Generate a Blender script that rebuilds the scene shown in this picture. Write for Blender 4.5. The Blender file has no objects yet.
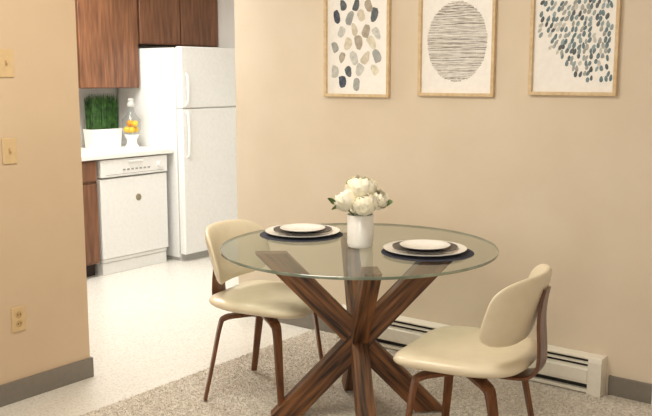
import bpy, bmesh, math, random
from mathutils import Vector, Matrix
random.seed(7)
scene = bpy.context.scene
COL = scene.collection

# ------------------------------------------------------------------ materials
def lin(c):
    out = []
    for v in c:
        v = v / 255.0
        out.append(v / 12.92 if v <= 0.04045 else ((v + 0.055) / 1.055) ** 2.4)
    return (out[0], out[1], out[2], 1.0)

def mat(name, c, rough=0.5, c2=None, scale=40, bump=0.0, bscale=None, stretch=(1, 1, 1),
        metal=0.0, coat=0.0, lo=0.35, hi=0.65, detail=4, spec=0.5, sheen=0.0, emit=None, estr=0):
    m = bpy.data.materials.new(name)
    m.use_nodes = True
    nt = m.node_tree
    b = nt.nodes["Principled BSDF"]
    b.inputs["Roughness"].default_value = rough
    b.inputs["Metallic"].default_value = metal
    b.inputs["Specular IOR Level"].default_value = spec
    b.inputs["Coat Weight"].default_value = coat
    b.inputs["Sheen Weight"].default_value = sheen
    tc = nt.nodes.new("ShaderNodeTexCoord")
    mp = nt.nodes.new("ShaderNodeMapping")
    mp.inputs["Scale"].default_value = stretch
    nt.links.new(tc.outputs["Object"], mp.inputs["Vector"])
    n = nt.nodes.new("ShaderNodeTexNoise")
    n.inputs["Scale"].default_value = scale
    n.inputs["Detail"].default_value = detail
    nt.links.new(mp.outputs[0], n.inputs["Vector"])
    r = nt.nodes.new("ShaderNodeValToRGB")
    r.color_ramp.elements[0].position = lo
    r.color_ramp.elements[1].position = hi
    if c2 is None:
        c2 = tuple(max(0, v - 5) for v in c)
    r.color_ramp.elements[0].color = lin(c2)
    r.color_ramp.elements[1].color = lin(c)
    nt.links.new(n.outputs["Fac"], r.inputs["Fac"])
    nt.links.new(r.outputs["Color"], b.inputs["Base Color"])
    if bump > 0:
        n2 = nt.nodes.new("ShaderNodeTexNoise")
        n2.inputs["Scale"].default_value = bscale or scale
        n2.inputs["Detail"].default_value = 5
        nt.links.new(mp.outputs[0], n2.inputs["Vector"])
        bp = nt.nodes.new("ShaderNodeBump")
        bp.inputs["Strength"].default_value = bump
        bp.inputs["Distance"].default_value = 0.01
        nt.links.new(n2.outputs["Fac"], bp.inputs["Height"])
        nt.links.new(bp.outputs[0], b.inputs["Normal"])
    if emit:
        b.inputs["Emission Color"].default_value = lin(emit)
        b.inputs["Emission Strength"].default_value = estr
    return m

def glass_mat(name, tint, ior=1.5):
    # thin clear glass: surface reflection on the outer faces, straight-through transmission
    m = bpy.data.materials.new(name)
    m.use_nodes = True
    nt = m.node_tree
    for n in list(nt.nodes):
        nt.nodes.remove(n)
    o = nt.nodes.new("ShaderNodeOutputMaterial")
    t = nt.nodes.new("ShaderNodeBsdfTransparent")
    t.inputs[0].default_value = lin(tint)
    g = nt.nodes.new("ShaderNodeBsdfGlossy")
    g.inputs["Roughness"].default_value = 0.05
    g.inputs["Color"].default_value = (0.9, 0.92, 0.9, 1)
    f = nt.nodes.new("ShaderNodeFresnel")
    f.inputs["IOR"].default_value = ior
    geo = nt.nodes.new("ShaderNodeNewGeometry")
    inv = nt.nodes.new("ShaderNodeMath"); inv.operation = 'SUBTRACT'; inv.inputs[0].default_value = 1.0
    nt.links.new(geo.outputs["Backfacing"], inv.inputs[1])
    mul = nt.nodes.new("ShaderNodeMath"); mul.operation = 'MULTIPLY'
    nt.links.new(f.outputs[0], mul.inputs[0]); nt.links.new(inv.outputs[0], mul.inputs[1])
    mx = nt.nodes.new("ShaderNodeMixShader")
    nt.links.new(mul.outputs[0], mx.inputs[0])
    nt.links.new(t.outputs[0], mx.inputs[1])
    nt.links.new(g.outputs[0], mx.inputs[2])
    nt.links.new(mx.outputs[0], o.inputs["Surface"])
    return m

M = {}
M['wall_art'] = mat("beige_paint", (223, 208, 186), 0.6, (219, 203, 180), 3, 0.05, 120)
M['wall_left'] = mat("tan_paint", (211, 188, 158), 0.6, (207, 183, 153), 3, 0.05, 120)
M['white_paint'] = mat("white_paint", (238, 236, 231), 0.6, (234, 231, 225), 3)
M['ceiling'] = mat("ceiling_paint", (240, 236, 228), 0.8)
M['vinyl'] = mat("speckled_vinyl", (230, 227, 219), 0.28, (210, 204, 194), 90, 0.02, 60, lo=0.36, hi=0.52)
M['carpet'] = mat("carpet_pile", (229, 221, 208), 0.95, (192, 180, 165), 85, 0.5, 220, lo=0.36, hi=0.62, sheen=0.3, spec=0.1, detail=8)
M['basebd'] = mat("taupe_vinyl_base", (128, 121, 111), 0.45)
M['cabwood'] = mat("dark_cabinet_wood", (142, 96, 66), 0.4, (88, 55, 37), 5, 0.1, 10, stretch=(9, 9, 0.7), lo=0.3, hi=0.7, detail=8)
M['cabdark'] = mat("cabinet_gap", (40, 22, 14), 0.6)
M['appliance'] = mat("white_enamel", (238, 238, 236), 0.3, coat=0.2)
M['appl_gap'] = mat("grey_gasket", (190, 188, 184), 0.6)
M['laminate'] = mat("white_laminate", (244, 242, 237), 0.3)
M['walnut'] = mat("table_walnut", (138, 90, 52), 0.5, (40, 23, 12), 6, 0.3, 8, stretch=(0.6, 9, 9), lo=0.35, hi=0.65, detail=9)
M['chairwood'] = mat("bentwood_walnut", (126, 78, 44), 0.35, (80, 45, 24), 8, stretch=(6, 6, 1), lo=0.3, hi=0.7, coat=0.2)
M['leather'] = mat("cream_leatherette", (232, 220, 193), 0.34, (228, 215, 187), 20, 0.04, 200, coat=0.1)
M['oak'] = mat("pale_oak", (222, 198, 160), 0.45, (206, 178, 136), 12, stretch=(3, 3, 3))
M['paper'] = mat("art_paper", (250, 247, 242), 0.8)
M['plate'] = mat("white_glazed_ceramic", (247, 245, 240), 0.15, coat=0.4)
M['plate_grey'] = mat("dark_rim_glaze", (62, 56, 56), 0.35, (44, 40, 40), 60)
M['mat_navy'] = mat("woven_navy", (62, 64, 78), 0.9, (40, 42, 56), 150, 0.6, 180)
M['petal'] = mat("cream_petal", (254, 251, 236), 0.6, (252, 244, 216), 12)
M['leaf'] = mat("leaf_green", (122, 142, 78), 0.5, (78, 104, 50), 30)
M['stem'] = mat("stem_green", (96, 122, 60), 0.5)
M['grass'] = mat("grass_green", (70, 112, 50), 0.5, (26, 58, 24), 30)
M['soil'] = mat("soil", (60, 44, 30), 0.9)
M['lemon'] = mat("lemon_skin", (252, 208, 60), 0.4, (244, 190, 44), 60, 0.1, 200)
M['orange'] = mat("orange_skin", (248, 170, 56), 0.45, (240, 150, 40), 60, 0.1, 200)
M['glass'] = glass_mat("clear_glass", (236, 241, 239), 1.45)
M['glass_thin'] = glass_mat("thin_jar_glass", (250, 251, 251), 1.4)
M['glass_edge'] = mat("green_glass_edge", (142, 150, 134), 0.1, (108, 120, 106), 10, coat=0.5)
M['switch'] = mat("tan_switch_plastic", (214, 186, 142), 0.35)
M['switch_in'] = mat("tan_switch_insert", (194, 162, 116), 0.35)
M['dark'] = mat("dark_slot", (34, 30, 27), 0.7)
M['heater'] = mat("heater_enamel", (236, 230, 216), 0.35)
M['fin'] = mat("heater_fins", (90, 84, 76), 0.4, metal=0.6)
M['badge'] = mat("badge_bronze", (140, 132, 104), 0.4)
M['grey_text'] = mat("grey_marking", (160, 156, 150), 0.5)
M['fill_panel'] = mat("fill_diffuser", (255, 250, 240), 0.5, emit=(255, 248, 238), estr=2.0)  # glow of the added kitchen ceiling panel

# ------------------------------------------------------------------ helpers
def link(ob, parent=None):
    COL.objects.link(ob)
    if parent is not None:
        ob.parent = parent
    return ob

def mesh_obj(name, verts, faces, mats, parent=None, loc=(0, 0, 0), smooth=False, fmi=None, bevel=0, seg=2, rot=None, angle=35):
    me = bpy.data.meshes.new(name)
    me.from_pydata([tuple(v) for v in verts], [], faces)
    if not isinstance(mats, (list, tuple)):
        mats = [mats]
    for m in mats:
        me.materials.append(m)
    if fmi is not None:
        me.polygons.foreach_set("material_index", fmi)
    bm = bmesh.new(); bm.from_mesh(me)
    bmesh.ops.recalc_face_normals(bm, faces=bm.faces)
    bm.to_mesh(me); bm.free()
    if smooth:
        me.polygons.foreach_set("use_smooth", [True] * len(me.polygons))
    me.update()
    ob = bpy.data.objects.new(name, me)
    ob.location = loc
    if rot is not None:
        ob.rotation_euler = rot
    link(ob, parent)
    if bevel > 0:
        md = ob.modifiers.new("bevel", 'BEVEL'); md.width = bevel; md.segments = seg
        md.limit_method = 'ANGLE'; md.angle_limit = math.radians(angle)
    return ob

def box_geo(lo, hi):
    x0, y0, z0 = lo; x1, y1, z1 = hi
    v = [(x0, y0, z0), (x1, y0, z0), (x1, y1, z0), (x0, y1, z0), (x0, y0, z1), (x1, y0, z1), (x1, y1, z1), (x0, y1, z1)]
    f = [(0, 3, 2, 1), (4, 5, 6, 7), (0, 1, 5, 4), (1, 2, 6, 5), (2, 3, 7, 6), (3, 0, 4, 7)]
    return v, f

def box(name, lo, hi, m, parent=None, bevel=0.0, seg=2):
    c = [(lo[i] + hi[i]) / 2 for i in range(3)]
    lo2 = [lo[i] - c[i] for i in range(3)]; hi2 = [hi[i] - c[i] for i in range(3)]
    v, f = box_geo(lo2, hi2)
    return mesh_obj(name, v, f, m, parent, c, bevel=bevel, seg=seg)

def multi(name, boxes, mats, parent=None, loc=(0, 0, 0), bevel=0.0, fm=None):
    V = []; F = []; I = []
    for k, (lo, hi) in enumerate(boxes):
        v, f = box_geo(lo, hi)
        o = len(V); V += v
        F += [tuple(i + o for i in q) for q in f]
        I += [fm[k] if fm else 0] * 6
    return mesh_obj(name, V, F, mats, parent, loc, bevel=bevel, fmi=I)

def lathe(name, prof, m, parent=None, loc=(0, 0, 0), n=48, fmi_fn=None, mats=None, closed=False, flat=False):
    V = []; F = []; I = []
    k = len(prof)
    for i in range(n):
        a = 2 * math.pi * i / n
        for (r, z) in prof:
            V.append((r * math.cos(a), r * math.sin(a), z))
    for i in range(n):
        j = (i + 1) % n
        for q in range(k - 1 if not closed else k):
            q2 = (q + 1) % k
            F.append((i * k + q, j * k + q, j * k + q2, i * k + q2))
            I.append(fmi_fn(q) if fmi_fn else 0)
    ob = mesh_obj(name, V, F, mats or m, parent, loc, smooth=not flat, fmi=I)
    bm = bmesh.new(); bm.from_mesh(ob.data)
    bmesh.ops.remove_doubles(bm, verts=bm.verts, dist=1e-5)
    bmesh.ops.recalc_face_normals(bm, faces=bm.faces)
    bm.to_mesh(ob.data); bm.free()
    if not flat:
        md = ob.modifiers.new("es", 'EDGE_SPLIT'); md.split_angle = math.radians(50)
    return ob

def empty(name, loc, rz=0.0, label=None, category=None, group=None):
    e = bpy.data.objects.new(name, None)
    e.empty_display_size = 0.1
    e.location = loc; e.rotation_euler = (0, 0, rz)
    link(e)
    tag(e, label, category, group)
    return e

def tag(o, label=None, category=None, group=None, kind=None):
    if label: o["label"] = label
    if category: o["category"] = category
    if group: o["group"] = group
    if kind: o["kind"] = kind
    return o

def catmull(pts, n=6):
    P = [Vector(p) for p in pts]
    P = [P[0] * 2 - P[1]] + P + [P[-1] * 2 - P[-2]]
    out = []
    for i in range(1, len(P) - 2):
        for k in range(n):
            t = k / n
            p0, p1, p2, p3 = P[i - 1], P[i], P[i + 1], P[i + 2]
            out.append(0.5 * ((2 * p1) + (-p0 + p2) * t + (2 * p0 - 5 * p1 + 4 * p2 - p3) * t * t + (-p0 + 3 * p1 - 3 * p2 + p3) * t ** 3))
    out.append(P[-2])
    return out

def sweep(name, pts, wdir, wf, tf, m, parent=None, n=6, power=4, sides=16):
    path = catmull(pts, n)
    V = []; F = []
    N = len(path)
    for i, p in enumerate(path):
        t = (path[min(i + 1, N - 1)] - path[max(i - 1, 0)]).normalized()
        wd = Vector(wdir); wd = (wd - t * wd.dot(t)).normalized()
        nd = t.cross(wd).normalized()
        s = i / (N - 1)
        w = wf(s) / 2; th = tf(s) / 2
        for k in range(sides):
            a = 2 * math.pi * (k + 0.5) / sides
            c, sn = math.cos(a), math.sin(a)
            x = math.copysign(abs(c) ** (2 / power), c) * w
            y = math.copysign(abs(sn) ** (2 / power), sn) * th
            V.append(p + wd * x + nd * y)
    for i in range(N - 1):
        for k in range(sides):
            k2 = (k + 1) % sides
            F.append((i * sides + k, i * sides + k2, (i + 1) * sides + k2, (i + 1) * sides + k))
    F.append(tuple(range(sides)))
    F.append(tuple((N - 1) * sides + k for k in range(sides)))
    ob = mesh_obj(name, V, F, m, parent, smooth=True)
    md = ob.modifiers.new("es", 'EDGE_SPLIT'); md.split_angle = math.radians(50)
    return ob

# ------------------------------------------------------------------ room shell
WY = 3.90      # picture wall plane
LX = -3.46     # tan wall plane
CX = -3.685    # free corner of the picture wall
H = 2.44
def structure(o):
    o["kind"] = "structure"; return o

structure(box("floor", (-5.97, -1.6, -0.06), (1.62, 5.73, 0.0), M['vinyl']))
structure(box("ceiling", (-5.97, -1.6, H), (1.62, 5.73, H + 0.06), M['ceiling']))
structure(box("wall_back", (CX, WY, 0), (1.5, WY + 0.12, H), M['wall_art']))
structure(box("wall_left", (LX - 0.12, -1.6, 0), (LX, 2.585, H), M['wall_left']))
structure(box("wall_kitchen", (-5.97, 1.4, 0), (-5.85, 5.64, H), M['white_paint']))
structure(box("wall_kitchen_end", (-5.97, 5.64, 0), (-3.56, 5.76, H), M['white_paint']))
structure(box("wall_kitchen_side", (CX, WY + 0.12, 0), (CX + 0.12, 5.64, H), M['white_paint']))
structure(box("wall_kitchen_near", (-5.85, 1.28, 0), (LX - 0.12, 1.40, H), M['white_paint']))
structure(box("wall_right", (1.5, -1.6, 0), (1.62, WY + 0.12, H), M['wall_art']))
structure(box("baseboard_left", (LX, -1.6, 0), (LX + 0.012, 2.585, 0.10), M['basebd'], bevel=0.003))
structure(box("baseboard_left_end", (LX - 0.12, 2.585, 0), (LX + 0.012, 2.597, 0.10), M['basebd'], bevel=0.003))
structure(box("baseboard_back", (CX, WY - 0.012, 0), (-2.88, WY, 0.10), M['basebd'], bevel=0.003))
structure(box("baseboard_back_right", (-1.325, WY - 0.012, 0), (-1.122, WY, 0.10), M['basebd'], bevel=0.003))
structure(box("trim_1", (-1.12, WY - 0.03, 0), (-1.03, WY, 2.1), M['white_paint'], bevel=0.004))
structure(box("door_1", (-1.03, WY - 0.02, 0.02), (-0.20, WY, 2.06), M['white_paint'], bevel=0.003))

# carpet with real pile
def carpet():
    x0, x1, y0, y1 = -3.07, 1.48, -1.55, WY - 0.012
    V, F = box_geo((x0, y0, 0.0), (x1, y1, 0.007))
    V = list(V); F = list(F)
    def tuft(px, py):
        a = random.uniform(0, 6.283)
        h = random.uniform(0.003, 0.007)
        w = 0.003
        lx = random.uniform(-0.006, 0.006); ly = random.uniform(-0.006, 0.006)
        o = len(V)
        V.append((px - math.cos(a) * w, py - math.sin(a) * w, 0.006))
        V.append((px + math.cos(a) * w, py + math.sin(a) * w, 0.006))
        V.append((px + lx, py + ly, 0.006 + h))
        F.append((o, o + 1, o + 2))
    for _ in range(110000):
        tuft(random.uniform(x0, -0.9), random.uniform(1.7, y1))
    me = bpy.data.meshes.new("carpet")
    me.from_pydata(V, [], F); me.materials.append(M['carpet']); me.update()
    ob = bpy.data.objects.new("carpet", me); link(ob)
    tag(ob, "beige speckled cut-pile carpet covering the dining area floor", "carpet", kind="stuff")
carpet()
CZ = 0.0142

# ------------------------------------------------------------------ kitchen
def upper_cabinet(y0, y1, z0, doors, label):
    cy = (y0 + y1) / 2
    e = empty("wall_cabinet", (-5.69, cy, z0), label=label, category="kitchen cabinet")
    hw = (y1 - y0) / 2
    box("body", (-0.158, -hw, 0), (0.150, hw, 2.43 - z0), M['cabwood'], e, 0.002)
    n = doors
    w = 2 * hw / n
    for i in range(n):
        a = -hw + i * w + 0.006; b = -hw + (i + 1) * w - 0.006
        box("door", (0.151, a, 0.004), (0.170, b, 2.40 - z0), M['cabwood'], e, 0.006, 3)
upper_cabinet(4.14, 4.725, 1.385, 1, "dark brown wooden wall cabinet above the white counter")
upper_cabinet(3.55, 4.13, 1.385, 1, "dark brown wooden wall cabinet above the white counter")
upper_cabinet(4.735, 5.635, 1.735, 2, "dark brown two-door wall cabinet above the refrigerator")

e = empty("base_cabinet", (-5.50, 3.6, 0), label="dark wooden base cabinet beside the dishwasher", category="kitchen cabinet")
box("body", (-0.33, -0.4, 0.10), (0.30, 0.41, 0.873), M['cabwood'], e, 0.002)
box("toe_kick", (-0.33, -0.4, 0.0), (0.24, 0.41, 0.099), M['cabdark'], e)
box("drawer", (0.301, 0.03, 0.72), (0.32, 0.40, 0.86), M['cabwood'], e, 0.005)
box("door", (0.301, 0.03, 0.12), (0.32, 0.40, 0.70), M['cabwood'], e, 0.005)

ct = box("countertop", (-5.845, 3.2, 0.876), (-5.155, 4.725, 0.912), M['laminate'], None, 0.004, 3)
tag(ct, "white laminate countertop over the dishwasher and cabinet", "countertop")

e = empty("dishwasher", (-5.50, 4.352, 0), label="white built-in dishwasher under the counter", category="dishwasher")
box("body", (-0.30, -0.315, 0.10), (0.27, 0.315, 0.870), M['appl_gap'], e)
box("kick_plate", (-0.2, -0.315, 0.0), (0.300, 0.315, 0.088), M['appliance'], e, 0.003)
box("access_panel", (0.271, -0.315, 0.092), (0.306, 0.315, 0.118), M['appliance'], e, 0.003)
box("door", (0.271, -0.325, 0.122), (0.32, 0.325, 0.725), M['appliance'], e, 0.008, 3)
box("control_panel", (0.271, -0.325, 0.735), (0.33, 0.325, 0.866), M['appliance'], e, 0.008, 3)
box("handle", (0.33, -0.07, 0.835), (0.342, 0.07, 0.852), M['appliance'], e, 0.004, 3)
multi("button", [((0.33, -0.12 + i * 0.040, 0.778), (0.334, -0.098 + i * 0.040, 0.790)) for i in range(7)], M['grey_text'], e)
k = lathe("knob", [(0, 0), (0.024, 0), (0.022, 0.018), (0, 0.018)], M['appliance'], e, n=24)
k.rotation_euler = (0, math.pi / 2, 0); k.location = (0.33, 0.24, 0.80)
multi("panel_line", [((0.3302, -0.28, 0.752), (0.3312, 0.28, 0.755))], M['grey_text'], e)
b = lathe("badge", [(0, 0), (0.026, 0), (0.026, 0.002), (0.022, 0.004), (0, 0.004)], None, e, n=24, mats=[M['badge']])
b.rotation_euler = (0, math.pi / 2, 0); b.location = (0.3202, 0.03, 0.56)

e = empty("refrigerator", (-5.42, 5.115, 0), label="white top-freezer refrigerator beside the counter", category="refrigerator")
box("body", (-0.40, -0.375, 0.03), (0.29, 0.375, 1.70), M['appliance'], e, 0.006)
box("grille", (-0.2, -0.36, 0.0), (0.30, 0.36, 0.055), M['appl_gap'], e)
box("gasket", (0.291, -0.368, 0.07), (0.302, 0.368, 1.695), M['appl_gap'], e)
box("door_divider", (0.3025, -0.372, 1.222), (0.356, 0.372, 1.230), M['appl_gap'], e)
box("freezer_door", (0.303, -0.375, 1.2305), (0.368, 0.375, 1.708), M['appliance'], e, 0.010, 4)
box("door", (0.303, -0.375, 0.06), (0.368, 0.375, 1.2215), M['appliance'], e, 0.010, 4)
for z0, z1 in ((1.25, 1.50), (0.84, 1.20)):
    sweep("handle", [(0.365, -0.325, z0), (0.385, -0.325, z0 + 0.03), (0.392, -0.325, (z0 + z1) / 2), (0.385, -0.325, z1 - 0.03), (0.365, -0.325, z1)],
          (0, 1, 0), lambda s: 0.026, lambda s: 0.014, M['appliance'], e)

# grass planter on the counter
CT = 0.912
e = empty("potted_grass", (-5.68, 4.46, CT), label="artificial green grass in a white rectangular planter on the counter", category="plant")
def ring(hx, hy, z):
    return [(-hx, -hy, z), (hx, -hy, z), (hx, hy, z), (-hx, hy, z)]
V = ring(0.058, 0.132, 0) + ring(0.066, 0.142, 0.15) + ring(0.059, 0.135, 0.15) + ring(0.052, 0.126, 0.012)
F = [(0, 3, 2, 1), (12, 13, 14, 15)]
for lvl in range(3):
    for i in range(4):
        j = (i + 1) % 4
        F.append((lvl * 4 + i, lvl * 4 + j, lvl * 4 + 4 + j, lvl * 4 + 4 + i))
mesh_obj("planter", V, F, M['plate'], e, bevel=0.002)
box("soil", (-0.050, -0.124, 0.013), (0.050, 0.124, 0.130), M['soil'], e)
V = []; F = []
for i in range(1700):
    px = random.uniform(-0.05, 0.05); py = random.uniform(-0.124, 0.124)
    h = random.uniform(0.24, 0.32); a = random.uniform(0, 3.14)
    lx = random.uniform(-0.008, 0.008) + px * 0.15; ly = random.uniform(-0.008, 0.008) + py * 0.08
    w = 0.0022
    cx, sy = math.cos(a) * w, math.sin(a) * w
    o = len(V)
    V += [(px - cx, py - sy, 0.125), (px + cx, py + sy, 0.125), (px + lx * .4 - cx, py + ly * .4 - sy, 0.125 + h * .6),
          (px + lx * .4 + cx, py + ly * .4 + sy, 0.125 + h * .6), (px + lx, py + ly, 0.125 + h)]
    F += [(o, o + 1, o + 3, o + 2), (o + 2, o + 3, o + 4)]
g = mesh_obj("grass", V, F, M['grass'], e); g["kind"] = "stuff"

# glass jar with fruit
JX, JY = -5.50, 4.605
e = empty("fruit_jar", (JX, JY, CT), label="tall clear glass jar on a white foot holding yellow citrus", category="jar")
lathe("foot", [(0, 0), (0.055, 0), (0.055, 0.01), (0.040, 0.03), (0.038, 0.065), (0.055, 0.09), (0.062, 0.105), (0.0, 0.105)], M['plate'], e)
lathe("jar_glass", [(0.0, 0.106), (0.06, 0.107), (0.074, 0.14), (0.074, 0.22), (0.040, 0.262), (0.026, 0.285), (0.026, 0.325), (0.024, 0.325), (0.024, 0.285), (0.038, 0.261), (0.071, 0.22), (0.071, 0.14), (0.058, 0.110), (0.0, 0.109)], M['glass_thin'], e)
lathe("lid", [(0.0, 0.326), (0.030, 0.326), (0.034, 0.336), (0.030, 0.352), (0.022, 0.366), (0.026, 0.380), (0.016, 0.392), (0, 0.394)], M['appl_gap'], e)
fr = [('lemon', -0.030, -0.022, 0.142), ('lemon', 0.030, -0.026, 0.142), ('lemon', 0.0, 0.036, 0.142), ('orange', -0.026, 0.006, 0.192), ('lemon', 0.030, 0.010, 0.191)]
for kind, dx, dy, dz in fr:
    prof = []
    R = 0.027
    for i in range(13):
        t = math.pi * i / 12
        r = R * math.sin(t); z = -R * math.cos(t)
        if kind == 'lemon':
            z *= 1.12; r *= 0.95
        prof.append((max(r, 0), z))
    o = lathe(kind, prof, M[kind], None, (JX + dx, JY + dy, CT + dz), n=20)
    if kind == 'lemon':
        o.rotation_euler = (1.4, 0.2, dx * 40)
        tag(o, "small yellow lemon inside the glass jar", "lemon", "citrus fruit in the jar")
    else:
        tag(o, "small orange inside the glass jar", "orange", "citrus fruit in the jar")

e = empty("kitchen_fill_panel", (-4.75, 3.6, H), label="added flat white glowing panel, unseen on the kitchen ceiling", category="fill_panel")  # unseen fixture added to house the extra kitchen light
box("housing", (-0.32, -0.62, -0.03), (0.32, 0.62, -0.001), M['white_paint'], e, 0.004)
box("fill_face", (-0.30, -0.60, -0.08), (0.30, 0.60, -0.031), M['fill_panel'], e, 0.02, 3)

# ------------------------------------------------------------------ electrical plates on the tan wall
def plate(name, y, z, label, w, h, kind):
    e = empty(name, (LX, y, z), label=label, category="light switch" if kind != 'outlet' else "power outlet")
    box("cover_plate", (0.0005, -w / 2, -h / 2), (0.007, w / 2, h / 2), M['switch'], e, 0.003, 3)
    if kind == 'switch':
        box("toggle_slot", (0.0071, -0.006, -0.013), (0.0085, 0.006, 0.013), M['switch_in'], e)
        box("toggle", (0.0086, -0.004, -0.002), (0.019, 0.004, 0.010), M['switch'], e, 0.001)
    else:
        for s in (-1, 1):
            lathe_o = lathe("receptacle", [(0, 0), (0.016, 0), (0.0155, 0.002), (0, 0.002)], M['switch_in'], e, n=24)
            lathe_o.rotation_euler = (0, math.pi / 2, 0); lathe_o.location = (0.0071, 0, s * 0.021)
            multi("socket_slot", [((0.0092, -0.008, s * 0.021 - 0.003), (0.0098, -0.005, s * 0.021 + 0.006)),
                                  ((0.0092, 0.005, s * 0.021 - 0.003), (0.0098, 0.008, s * 0.021 + 0.006))], M['dark'], e)
plate("light_switch", 2.205, 1.535, "tan single toggle switch on the tan wall, upper of two", 0.078, 0.122, 'switch')
plate("light_switch", 2.20, 1.151, "tan single toggle switch on the tan wall, lower of two", 0.072, 0.115, 'switch')
plate("power_outlet", 2.20, 0.383, "tan double power outlet low on the tan wall", 0.072, 0.115, 'outlet')

# ------------------------------------------------------------------ baseboard heater
HX0, HX1 = -2.87, -1.338
e = empty("baseboard_heater", ((HX0 + HX1) / 2, WY, 0), label="white electric baseboard heater along the beige wall", category="heater")
hl = (HX1 - HX0) / 2
def prism(name, prof, x0, x1, m, parent, bevel=0.0):
    n = len(prof)
    V = [(x0, y, z) for y, z in prof] + [(x1, y, z) for y, z in prof]
    F = [tuple(range(n)), tuple(range(n, 2 * n))] + [(i, (i + 1) % n, n + (i + 1) % n, n + i) for i in range(n)]
    return mesh_obj(name, V, F, m, parent, bevel=bevel)
EC = 0.065
prism("back_panel", [(-0.001, 0.02), (-0.008, 0.02), (-0.008, 0.180), (-0.062, 0.174), (-0.064, 0.180), (-0.010, 0.188), (-0.001, 0.188)], -hl + 0.01, hl - EC, M['heater'], e)
prism("front_panel", [(-0.060, 0.056), (-0.068, 0.056), (-0.070, 0.064), (-0.070, 0.124), (-0.052, 0.138), (-0.050, 0.135), (-0.064, 0.122), (-0.064, 0.061)], -hl + 0.01, hl - EC, M['heater'], e)
prism("louvre", [(-0.048, 0.156), (-0.066, 0.152), (-0.066, 0.156), (-0.048, 0.160)], -hl + 0.012, hl - EC, M['heater'], e)
V = []; F = []
x = -hl + 0.02
while x < hl - 0.20:
    v, f = box_geo((x, -0.055, 0.06), (x + 0.001, -0.012, 0.12)); o = len(V); V += v; F += [tuple(q + o for q in t) for t in f]
    x += 0.012
mesh_obj("heating_fins", V, F, M['fin'], e)
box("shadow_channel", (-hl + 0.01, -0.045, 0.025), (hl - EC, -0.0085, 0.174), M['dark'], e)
box("junction_cover", (hl - 0.27, -0.074, 0.068), (hl - EC - 0.002, -0.0705, 0.124), M['heater'], e, 0.001)
box("bottom_lip", (-hl + 0.01, -0.066, 0.014), (hl - EC, -0.009, 0.030), M['heater'], e)
for a, b in ((-hl, -hl + 0.012), (hl - EC, hl)):
    prism("end_cap", [(-0.001, 0.0), (-0.073, 0.0), (-0.073, 0.164), (-0.066, 0.186), (-0.001, 0.190)], a, b, M['heater'], e, 0.002)

# ------------------------------------------------------------------ framed art
art_cols = {
    'slate': (108, 114, 118), 'navy': (86, 94, 106), 'taupe': (188, 178, 162), 'sand': (222, 213, 194), 'grey': (178, 180, 177),
    'pale': (214, 213, 207), 'brown': (146, 133, 118), 'teal': (122, 142, 148), 'ltteal': (164, 180, 183), 'line': (122, 108, 94), 'cream': (234, 227, 206)}
AM = {k: mat("ink_" + k, v, 0.8, tuple(max(0, q - 26) for q in v), 40) for k, v in art_cols.items()}
def blob(V, F, I, cx, cz, w, h, rot, idx, y, n=14, pw=2.4, taper=0.0, wob=0.0, rr=None, skew=0.0):
    o = len(V)
    for k in range(n):
        a = 2 * math.pi * k / n
        c, s = math.cos(a), math.sin(a)
        q = 1 + (rr.uniform(-wob, wob) if rr else 0)
        x = math.copysign(abs(c) ** (2 / pw), c) * w / 2 * (1 + taper * s) * q
        z = math.copysign(abs(s) ** (2 / pw), s) * h / 2 * q
        x += skew * (z / h) ** 2 * w
        V.append((cx + x * math.cos(rot) - z * math.sin(rot), y, cz + x * math.sin(rot) + z * math.cos(rot)))
    F.append(tuple(range(o, o + n))); I.append(idx)

def picture(x0, x1, zb, label, draw):
    w = x1 - x0; h = 0.56
    e = empty("framed_picture", ((x0 + x1) / 2, WY, zb), label=label, category="picture", group="three framed abstract prints in a row")
    fw = 0.016
    prof = [(0, -0.002), (0, -0.024), (fw, -0.024), (fw, -0.004), (fw - .004, -0.002)]
    V = []; F = []
    cs = [(-w / 2, 0, 1, 1), (w / 2, 0, -1, 1), (w / 2, h, -1, -1), (-w / 2, h, 1, -1)]
    for (cx, cz, sx, sz) in cs:
        for (d, y) in prof:
            V.append((cx + sx * d, y, cz + sz * d))
    k = len(prof)
    for i in range(4):
        j = (i + 1) % 4
        for q in range(k):
            q2 = (q + 1) % k
            F.append((i * k + q, j * k + q, j * k + q2, i * k + q2))
    mesh_obj("frame", V, F, M['oak'], e, bevel=0.0015)
    V = [(-w / 2 + 0.012, -0.006, 0.012), (w / 2 - 0.012, -0.006, 0.012), (w / 2 - 0.012, -0.006, h - 0.012), (-w / 2 + 0.012, -0.006, h - 0.012)]
    F = [(0, 1, 2, 3)]; I = [0]
    keys = list(AM.keys())
    draw(V, F, I, {kk: i + 1 for i, kk in enumerate(keys)}, w, h)
    mesh_obj("print", V, F, [M['paper']] + [AM[kk] for kk in keys], e, fmi=I)

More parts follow.
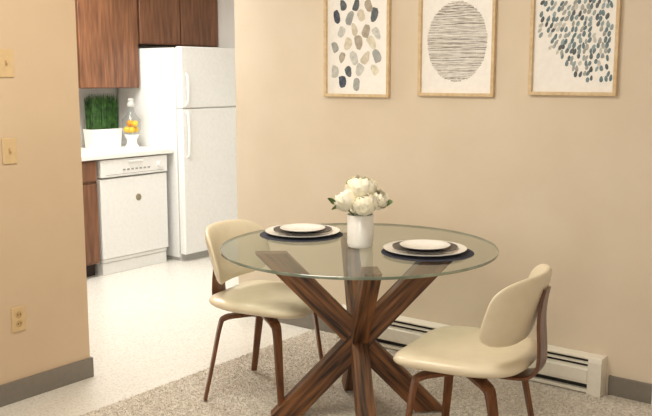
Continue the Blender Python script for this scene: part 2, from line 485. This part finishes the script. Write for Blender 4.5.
rnd = random.Random(11)
def draw1(V, F, I, ix, w, h):
    rows = [
        (0.080, [(-.095, 'navy', .15), (.000, 'grey', -.1)]),
        (0.145, [(-.140, 'pale', .0), (-.060, 'slate', .3), (.020, 'pale', -.4), (.110, 'cream', .7)]),
        (0.210, [(-.105, 'taupe', -.3), (-.025, 'pale', .4), (.055, 'sand', -.6), (.130, 'grey', .4)]),
        (0.280, [(-.140, 'grey', .4), (-.060, 'sand', -.4), (.015, 'taupe', .2), (.095, 'cream', .6)]),
        (0.350, [(-.105, 'pale', -.5), (-.020, 'sand', .3), (.055, 'taupe', -.3), (.125, 'pale', .6)]),
        (0.420, [(-.130, 'navy', .2), (-.050, 'grey', -.4), (.030, 'sand', .4), (.112, 'slate', -.2)]),
        (0.488, [(-.090, 'slate', .3), (-.010, 'slate', -.3), (.075, 'taupe', .4)]),
    ]
    k = 0
    for z, items in rows:
        for (x, c, rot) in items:
            blob(V, F, I, x + rnd.uniform(-.008, .008), z + rnd.uniform(-.014, .014), rnd.uniform(.036, .050), rnd.uniform(.058, .078), rot, ix[c], -0.0065 - k * 0.00002,
                 n=18, pw=rnd.uniform(2.1, 3.2), taper=rnd.uniform(-.4, .4), wob=0.06, rr=rnd, skew=rnd.uniform(-.6, .6))
            k += 1
def draw2(V, F, I, ix, w, h):
    cz = 0.270; rx = 0.168; rz = 0.197
    n = 62
    for i in range(n):
        z = -rz + 2 * rz * (i + 0.5) / n
        half = rx * math.sqrt(max(0, 1 - (z / rz) ** 2)) + rnd.uniform(-.004, .004)
        o = len(V); K = 14
        ph = rnd.uniform(0, 6); amp = rnd.uniform(.0004, .0012); base = rnd.uniform(.0009, .0021)
        for j in range(K):
            t = j / (K - 1); x = -half + 2 * half * t
            zz = cz + z + amp * math.sin(ph + 7 * t) + rnd.uniform(-.0004, .0004)
            th = base * rnd.uniform(.5, 1.2)
            V.append((x, -0.0066 - i * 0.00001, zz - th)); V.append((x, -0.0066 - i * 0.00001, zz + th))
        for j in range(K - 1):
            F.append((o + 2 * j, o + 2 * j + 2, o + 2 * j + 3, o + 2 * j + 1)); I.append(ix[('line', 'brown', 'line', 'taupe')[i % 4]])
def draw3(V, F, I, ix, w, h):
    cols = ['slate', 'teal', 'teal', 'ltteal', 'grey', 'ltteal', 'grey', 'pale', 'teal']
    k = 0
    for r in range(20):
        for q in range(16):
            x = -0.172 + q * 0.0228 + (0.011 if r % 2 else 0) + rnd.uniform(-.006, .006)
            z = 0.050 + r * 0.0248 + rnd.uniform(-.006, .006)
            low = 0.085 + max(0, -(x - 0.02)) * 0.95 - max(0, x) * 0.12
            if z < low + rnd.uniform(-.02, .02) or x > 0.178 or x < -.168 or z > 0.515: continue
            if rnd.random() < 0.07: continue
            blob(V, F, I, x, z, rnd.uniform(.013, .018), rnd.uniform(.024, .032), -0.35 + rnd.uniform(-.35, .35) + x * 1.5, ix[rnd.choice(cols)], -0.0065 - k * 0.000006, n=10, pw=2, taper=rnd.uniform(-.4, .1), wob=0.06, rr=rnd)
            k += 1
picture(-2.992, -2.560, 1.367, "oak-framed abstract print of muted grey and sand leaf shapes", draw1)
picture(-2.382, -1.952, 1.379, "oak-framed abstract print of a circle of brown brushed lines", draw2)
picture(-1.771, -1.352, 1.391, "oak-framed abstract print of dense blue-grey brush strokes", draw3)

# ------------------------------------------------------------------ dining table
TX, TY = -2.152, 3.038
CAMYAW = math.radians(37.5)
def c2w(x, z):
    return (x * math.cos(CAMYAW) - z * math.sin(CAMYAW), x * math.sin(CAMYAW) + z * math.cos(CAMYAW))
tab = empty("dining_table", (TX, TY, CZ), label="round glass-topped dining table with a crossed dark walnut beam base", category="table")
TH = 0.722
S = math.radians(46)
CR = 0.33     # height where the beams cross
bdx, bdy = c2w(0.0, -0.05)
def beam(az, w):
    half = 0.048
    V = []
    for z0 in (-CR, TH - CR):
        for q in (-half, half):
            s = (z0 - q * math.cos(S)) / math.sin(S)
            for y in (-w / 2, w / 2):
                V.append((s, y, q))
    F = [(0, 1, 3, 2), (4, 6, 7, 5), (0, 4, 5, 1), (2, 3, 7, 6), (0, 2, 6, 4), (1, 5, 7, 3)]
    ob = mesh_obj("leg", V, F, M['walnut'], tab, (bdx, bdy, CR + 0.0005), bevel=0.0015)
    m3 = Matrix.Rotation(az, 3, 'Z') @ Matrix.Rotation(-S, 3, 'Y')
    ob.rotation_euler = m3.to_euler('XYZ')
    return ob
base_az = CAMYAW + math.radians(5)
for i, w in enumerate((0.074, 0.072, 0.070, 0.068)):
    beam(base_az + i * math.pi / 2, w)
R = 0.60
gt = lathe("table_top", [(0, 0), (R - 0.002, 0), (R, 0.002), (R, 0.010), (R - 0.002, 0.012), (0, 0.012)], None, tab, (0, 0, TH + 0.001), n=192,
           mats=[M['glass'], M['glass_edge']], fmi_fn=lambda q: 1 if q in (1, 2, 3) else 0, flat=True)
gt["label"] = "clear round glass top with a green-tinted edge"
TZ = CZ + TH + 0.0135

def setting(cx, cy, dx, dy):
    pm = lathe("placemat", [(0, 0), (0.192, 0), (0.194, 0.001), (0.192, 0.002), (0, 0.002)], M['mat_navy'], None, (cx, cy, TZ), n=64)
    tag(pm, "round dark navy woven placemat on the glass table", "placemat", "placemats on the table")
    x, y, z = cx + dx, cy + dy, TZ + 0.0025
    p = lathe("dinner_plate", [(0, 0.0), (0.11, 0.0), (0.115, 0.003), (0.163, 0.013), (0.174, 0.0145), (0.175, 0.017), (0.163, 0.0165), (0.120, 0.009), (0.113, 0.006), (0, 0.005)], M['plate'], None, (x, y, z), n=64)
    tag(p, "large white ceramic dinner plate on a navy placemat", "plate", "dinner plates")
    z += 0.0065
    p = lathe("salad_plate", [(0, 0.0), (0.075, 0.0), (0.08, 0.003), (0.127, 0.012), (0.136, 0.014), (0.137, 0.017), (0.120, 0.014), (0.088, 0.009), (0.08, 0.0065), (0, 0.006)], None, None, (x, y, z), n=64,
              mats=[M['plate_grey'], M['plate']], fmi_fn=lambda q: 0 if q > 2 else 1)
    tag(p, "dark-rimmed salad plate stacked on a dinner plate", "plate", "salad plates")
    z += 0.0075
    p = lathe("side_plate", [(0, 0.0), (0.06, 0.0), (0.065, 0.003), (0.098, 0.012), (0.105, 0.0135), (0.106, 0.0165), (0.098, 0.016), (0.072, 0.009), (0.062, 0.0065), (0, 0.006)], M['plate'], None, (x, y, z), n=64)
    tag(p, "small white side plate on top of a plate stack", "plate", "side plates")
for (x, z, ox, oz) in ((-0.115, 3.99, 0.006, 0.008), (0.425, 3.575, -0.010, 0.010)):
    X, Y = c2w(x, z)
    ddx, ddy = c2w(ox, oz)
    setting(X, Y, ddx, ddy)

# vase
vx, vy = c2w(0.148, 3.70)
vs = lathe("vase", [(0, 0), (0.050, 0), (0.054, 0.004), (0.057, 0.02), (0.058, 0.140), (0.0565, 0.142), (0.054, 0.140), (0.053, 0.02), (0.048, 0.006), (0, 0.006)], M['plate'], None, (vx, vy, TZ), n=48)
tag(vs, "plain white cylindrical ceramic vase holding cream peonies on the table", "vase")

def peony(cx, dpt, zt, Rb, seed, leaves=0, ldir=None, tilt=(0, 0)):
    rr = random.Random(seed)
    fx, fy = c2w(cx, dpt)
    bx, by, bz = vx + fx, vy + fy, TZ + zt
    e = empty("peony", (bx, by, bz), rz=rr.uniform(0, 6), label="full cream-white peony bloom in the white vase", category="flower", group="peonies in the vase")
    V = []; F = []
    tm = Matrix.Rotation(-e.rotation_euler[2], 3, 'Z') @ Matrix.Rotation(tilt[0], 3, 'X') @ Matrix.Rotation(tilt[1], 3, 'Y')
    layers = [(0.30, 6, 172, 0.9), (0.45, 8, 166, .72), (0.58, 9, 160, .62), (0.70, 10, 150, .56), (0.80, 11, 138, .52), (0.90, 11, 124, .50), (0.98, 10, 108, .48), (1.03, 8, 90, .46)]
    for (rf, n, tip, hw) in layers:
        for i in range(n):
            az = 2 * math.pi * i / n + rr.uniform(-.3, .3) + rf * 5
            r0 = Rb * rf * rr.uniform(.94, 1.06); tp = math.radians(tip + rr.uniform(-14, 14))
            A, B = 9, 8
            o = len(V)
            ph = rr.uniform(0, 6)
            for b in range(B):
                v = b / (B - 1)
                phi = math.radians(15) + (tp - math.radians(15)) * v
                for a in range(A):
                    u = -1 + 2 * a / (A - 1)
                    ww = hw * (0.35 + 0.85 * math.sin(math.pi * min(1, v * .62 + .08)))
                    edge = 1 - (0.10 * u * u + 0.04 * math.sin(ph * 3 + u * 7)) * (v ** 3)
                    ph2 = math.radians(15) + (phi - math.radians(15)) * edge
                    r = r0 * (1 + 0.10 * v ** 5 + 0.06 * math.sin(ph + u * 6) * v * v * v - 0.08 * u * u * (1 - v))
                    s = math.sin(ph2)
                    aa = az + u * ww / max(.45, s) * 0.9
                    V.append(tm @ Vector((r * s * math.cos(aa), r * s * math.sin(aa), -r * math.cos(ph2) * 0.90)))
            for b in range(B - 1):
                for a in range(A - 1):
                    F.append((o + b * A + a, o + b * A + a + 1, o + (b + 1) * A + a + 1, o + (b + 1) * A + a))
    mesh_obj("bloom", V, F, M['petal'], e, smooth=True)
    inv = Matrix.Rotation(-e.rotation_euler[2], 4, 'Z')
    def loc(wx, wy, wz):
        return inv @ Vector((wx - bx, wy - by, wz - bz))
    p0 = loc(vx + (bx - vx) * 0.15, vy + (by - vy) * 0.15, TZ + 0.03)
    p1 = loc(vx + (bx - vx) * 0.35, vy + (by - vy) * 0.35, TZ + 0.12)
    p2 = Vector((0, 0, -Rb * 0.7))
    sweep("stem", [p0, p1, p2], (1, 0.2, 0), lambda s: 0.006, lambda s: 0.006, M['stem'], e, power=2, sides=8)
    for l in range(leaves):
        d0 = c2w(*ldir[l][:2]); up = ldir[l][2]
        d = inv @ Vector((d0[0], d0[1], 0)).normalized(); side = Vector((-d.y, d.x, 0))
        L = ldir[l][3]; w = 0.016
        V = []; F = []
        K = 9
        st = Vector((0, 0, -Rb * 0.5)) + d * Rb * 0.55
        for q in range(K):
            t = q / (K - 1)
            c = st + d * (L * t) + Vector((0, 0, up * L * t - 0.25 * L * t * t))
            hwid = w * math.sin(math.pi * (t * 0.93 + 0.05)) ** 0.8
            tw = side * 0.7 + Vector((0, 0, 0.7))
            V += [c - tw * hwid + d * .004, c, c + tw * hwid + d * .004]
        for q in range(K - 1):
            F += [(q * 3, q * 3 + 1, q * 3 + 4, q * 3 + 3), (q * 3 + 1, q * 3 + 2, q * 3 + 5, q * 3 + 4)]
        mesh_obj("leaf", V, F, M['leaf'], e, smooth=True)

peony(0.002, 0.010, 0.256, 0.066, 1)
peony(-0.060, -0.010, 0.207, 0.054, 2, 3, [(-1, -.2, .95, .050), (-1, .5, .45, .045), (-1, -.5, .0, .040)], (0, -.5))
peony(0.014, -0.060, 0.198, 0.054, 3, 0, None, (.5, 0))
peony(0.068, 0.000, 0.210, 0.050, 4, 2, [(1, -.1, .55, .040), (1, .6, .2, .038)], (0, .5))
peony(0.000, 0.078, 0.212, 0.050, 6)

# ------------------------------------------------------------------ chairs
def se(a, p):
    c, s = math.cos(a), math.sin(a)
    return math.copysign(abs(c) ** (2 / p), c), math.copysign(abs(s) ** (2 / p), s)

def pad(name, fn, e):
    V = []; F = []
    NA, NR = 72, 14
    rs = [math.sin(math.pi / 2 * (i / NR)) for i in range(NR + 1)]
    for top in (True, False):
        for r in rs[1:] if top else rs[1:-1]:
            for k in range(NA):
                V.append(fn(2 * math.pi * k / NA, r, top))
    ct, cb = len(V), len(V) + 1
    V.append(fn(0, 0, True)); V.append(fn(0, 0, False))
    nt = NR; ob = nt * NA; nb = NR - 1
    for i in range(nt - 1):
        for k in range(NA):
            k2 = (k + 1) % NA
            F.append((i * NA + k, i * NA + k2, (i + 1) * NA + k2, (i + 1) * NA + k))
    for i in range(nb - 1):
        for k in range(NA):
            k2 = (k + 1) % NA
            F.append((ob + i * NA + k, ob + (i + 1) * NA + k, ob + (i + 1) * NA + k2, ob + i * NA + k2))
    for k in range(NA):
        k2 = (k + 1) % NA
        F.append((ct, k, k2)); F.append((cb, ob + k2, ob + k))
        F.append(((nt - 1) * NA + k, (nt - 1) * NA + k2, ob + (nb - 1) * NA + k2, ob + (nb - 1) * NA + k))
    return mesh_obj(name, V, F, M['leather'], e, smooth=True)

def make_chair(loc, rz, label):
    e = empty("dining_chair", loc, rz, label, "chair", "upholstered dining chairs")
    def seat_pt(a, r, top):
        x, y = se(a, 3.6)
        y *= 0.250 * (1 + 0.05 * x); x *= 0.245
        px, py = x * r, y * r
        nx, ny = px / 0.245, py / 0.250
        mid = 0.442 + 0.018 * ny * ny - 0.016 * max(0, nx) ** 2.5 - 0.006 * (1 - nx * nx) + 0.008 * max(0, -nx) ** 2
        th = 0.034 * (max(0, 1 - r ** 7)) ** 0.5
        return (px + 0.008, py, mid + (th if top else -th * 0.85))
    pad("seat", seat_pt, e)
    def back_pt(a, r, front):
        y, z = se(a, 4.0)
        yy = y * r * 0.244; zz = z * r * (0.131 - 0.006 * (y * r) ** 2)
        x = -0.232 - 0.30 * zz + 0.100 * (abs(y * r)) ** 2
        th = 0.021 * (max(0, 1 - r ** 7)) ** 0.5
        return (x + (th if front else -th), yy, 0.655 + zz)
    pad("backrest", back_pt, e)
    sweep("back_support", [(0.06, 0, 0.400), (-0.06, 0, 0.394), (-0.15, 0, 0.392), (-0.225, 0, 0.400), (-0.262, 0, 0.432), (-0.268, 0, 0.50), (-0.262, 0, 0.60), (-0.266, 0, 0.67), (-0.277, 0, 0.725)],
          (0, 1, 0), lambda s: 0.125 - 0.055 * max(0, (s - 0.4) / 0.6), lambda s: 0.014, M['chairwood'], e, power=6)
    for sx, fx in ((1, 0.185), (-1, 0.21)):
        for sy in (-1, 1):
            pts = [(sx * 0.02, sy * 0.055, 0.391), (sx * 0.08, sy * 0.125, 0.391), (sx * 0.128, sy * 0.175, 0.384), (sx * 0.146, sy * 0.188, 0.350),
                   (sx * (0.146 + (fx - 0.146) * .5), sy * 0.206, 0.175), (sx * fx, sy * 0.225, 0.0)]
            sweep("leg", pts, (-sy * 0.65, sx * 0.75, 0), lambda s: 0.060 - 0.032 * s, lambda s: 0.019 - 0.004 * s, M['chairwood'], e, power=6)
    return e

cdx, cdy = c2w(0.024, -0.015)
chair = make_chair((-2.628 + cdx, 2.946 + cdy, CZ), math.radians(12.5), "cream upholstered dining chair with walnut legs, tucked under the table")
kids = [o for o in bpy.data.objects if o.parent == chair]
c2 = chair.copy(); COL.objects.link(c2)
cdx, cdy = c2w(-0.004, 0.0)
c2.location = (-1.474 + cdx, 2.812 + cdy, CZ); c2.rotation_euler = (0, 0, math.radians(188.5))
c2["label"] = "cream upholstered dining chair with walnut legs, beside the wall heater"
for kd in kids:
    q = kd.copy(); q.parent = c2; COL.objects.link(q)

# ------------------------------------------------------------------ lights
def area(name, loc, size, power, col, target, sy=None):
    l = bpy.data.lights.new(name, 'AREA'); l.energy = power; l.color = col; l.size = size
    if sy: l.shape = 'RECTANGLE'; l.size_y = sy
    o = bpy.data.objects.new(name, l); o.location = loc
    o.rotation_euler = (Vector(target) - Vector(loc)).to_track_quat('-Z', 'Y').to_euler()
    link(o); return o
area("kitchen_fill", (-4.75, 3.6, H - 0.09), 0.6, 54, (1.0, 0.98, 0.93), (-4.8, 3.6, 0), 1.2)  # area light added under the ceiling to brighten the kitchen
area("dining_light", (-2.25, 2.1, 2.36), 0.8, 32, (1.0, 0.93, 0.81), (-2.35, 2.8, 0))
area("room_fill", (0.3, -1.3, 1.7), 2.0, 43, (1.0, 0.94, 0.86), (-2.8, 3.0, 1.0), 1.6)  # soft fill added behind the camera, no window stands there

w = bpy.data.worlds.new("world"); scene.world = w; w.use_nodes = True
bg = w.node_tree.nodes["Background"]
bg.inputs[0].default_value = (1.0, 0.95, 0.88, 1); bg.inputs[1].default_value = 0.55

scene.view_settings.view_transform = 'Standard'
scene.view_settings.look = 'None'

# ------------------------------------------------------------------ camera
cam = bpy.data.cameras.new("camera"); co = bpy.data.objects.new("camera", cam)
cam.sensor_width = 36; cam.lens = 36 * 870 / 652
co.location = (0, 0, 1.48)
co.rotation_euler = (math.radians(90 - 8.63), 0, CAMYAW)
link(co); scene.camera = co
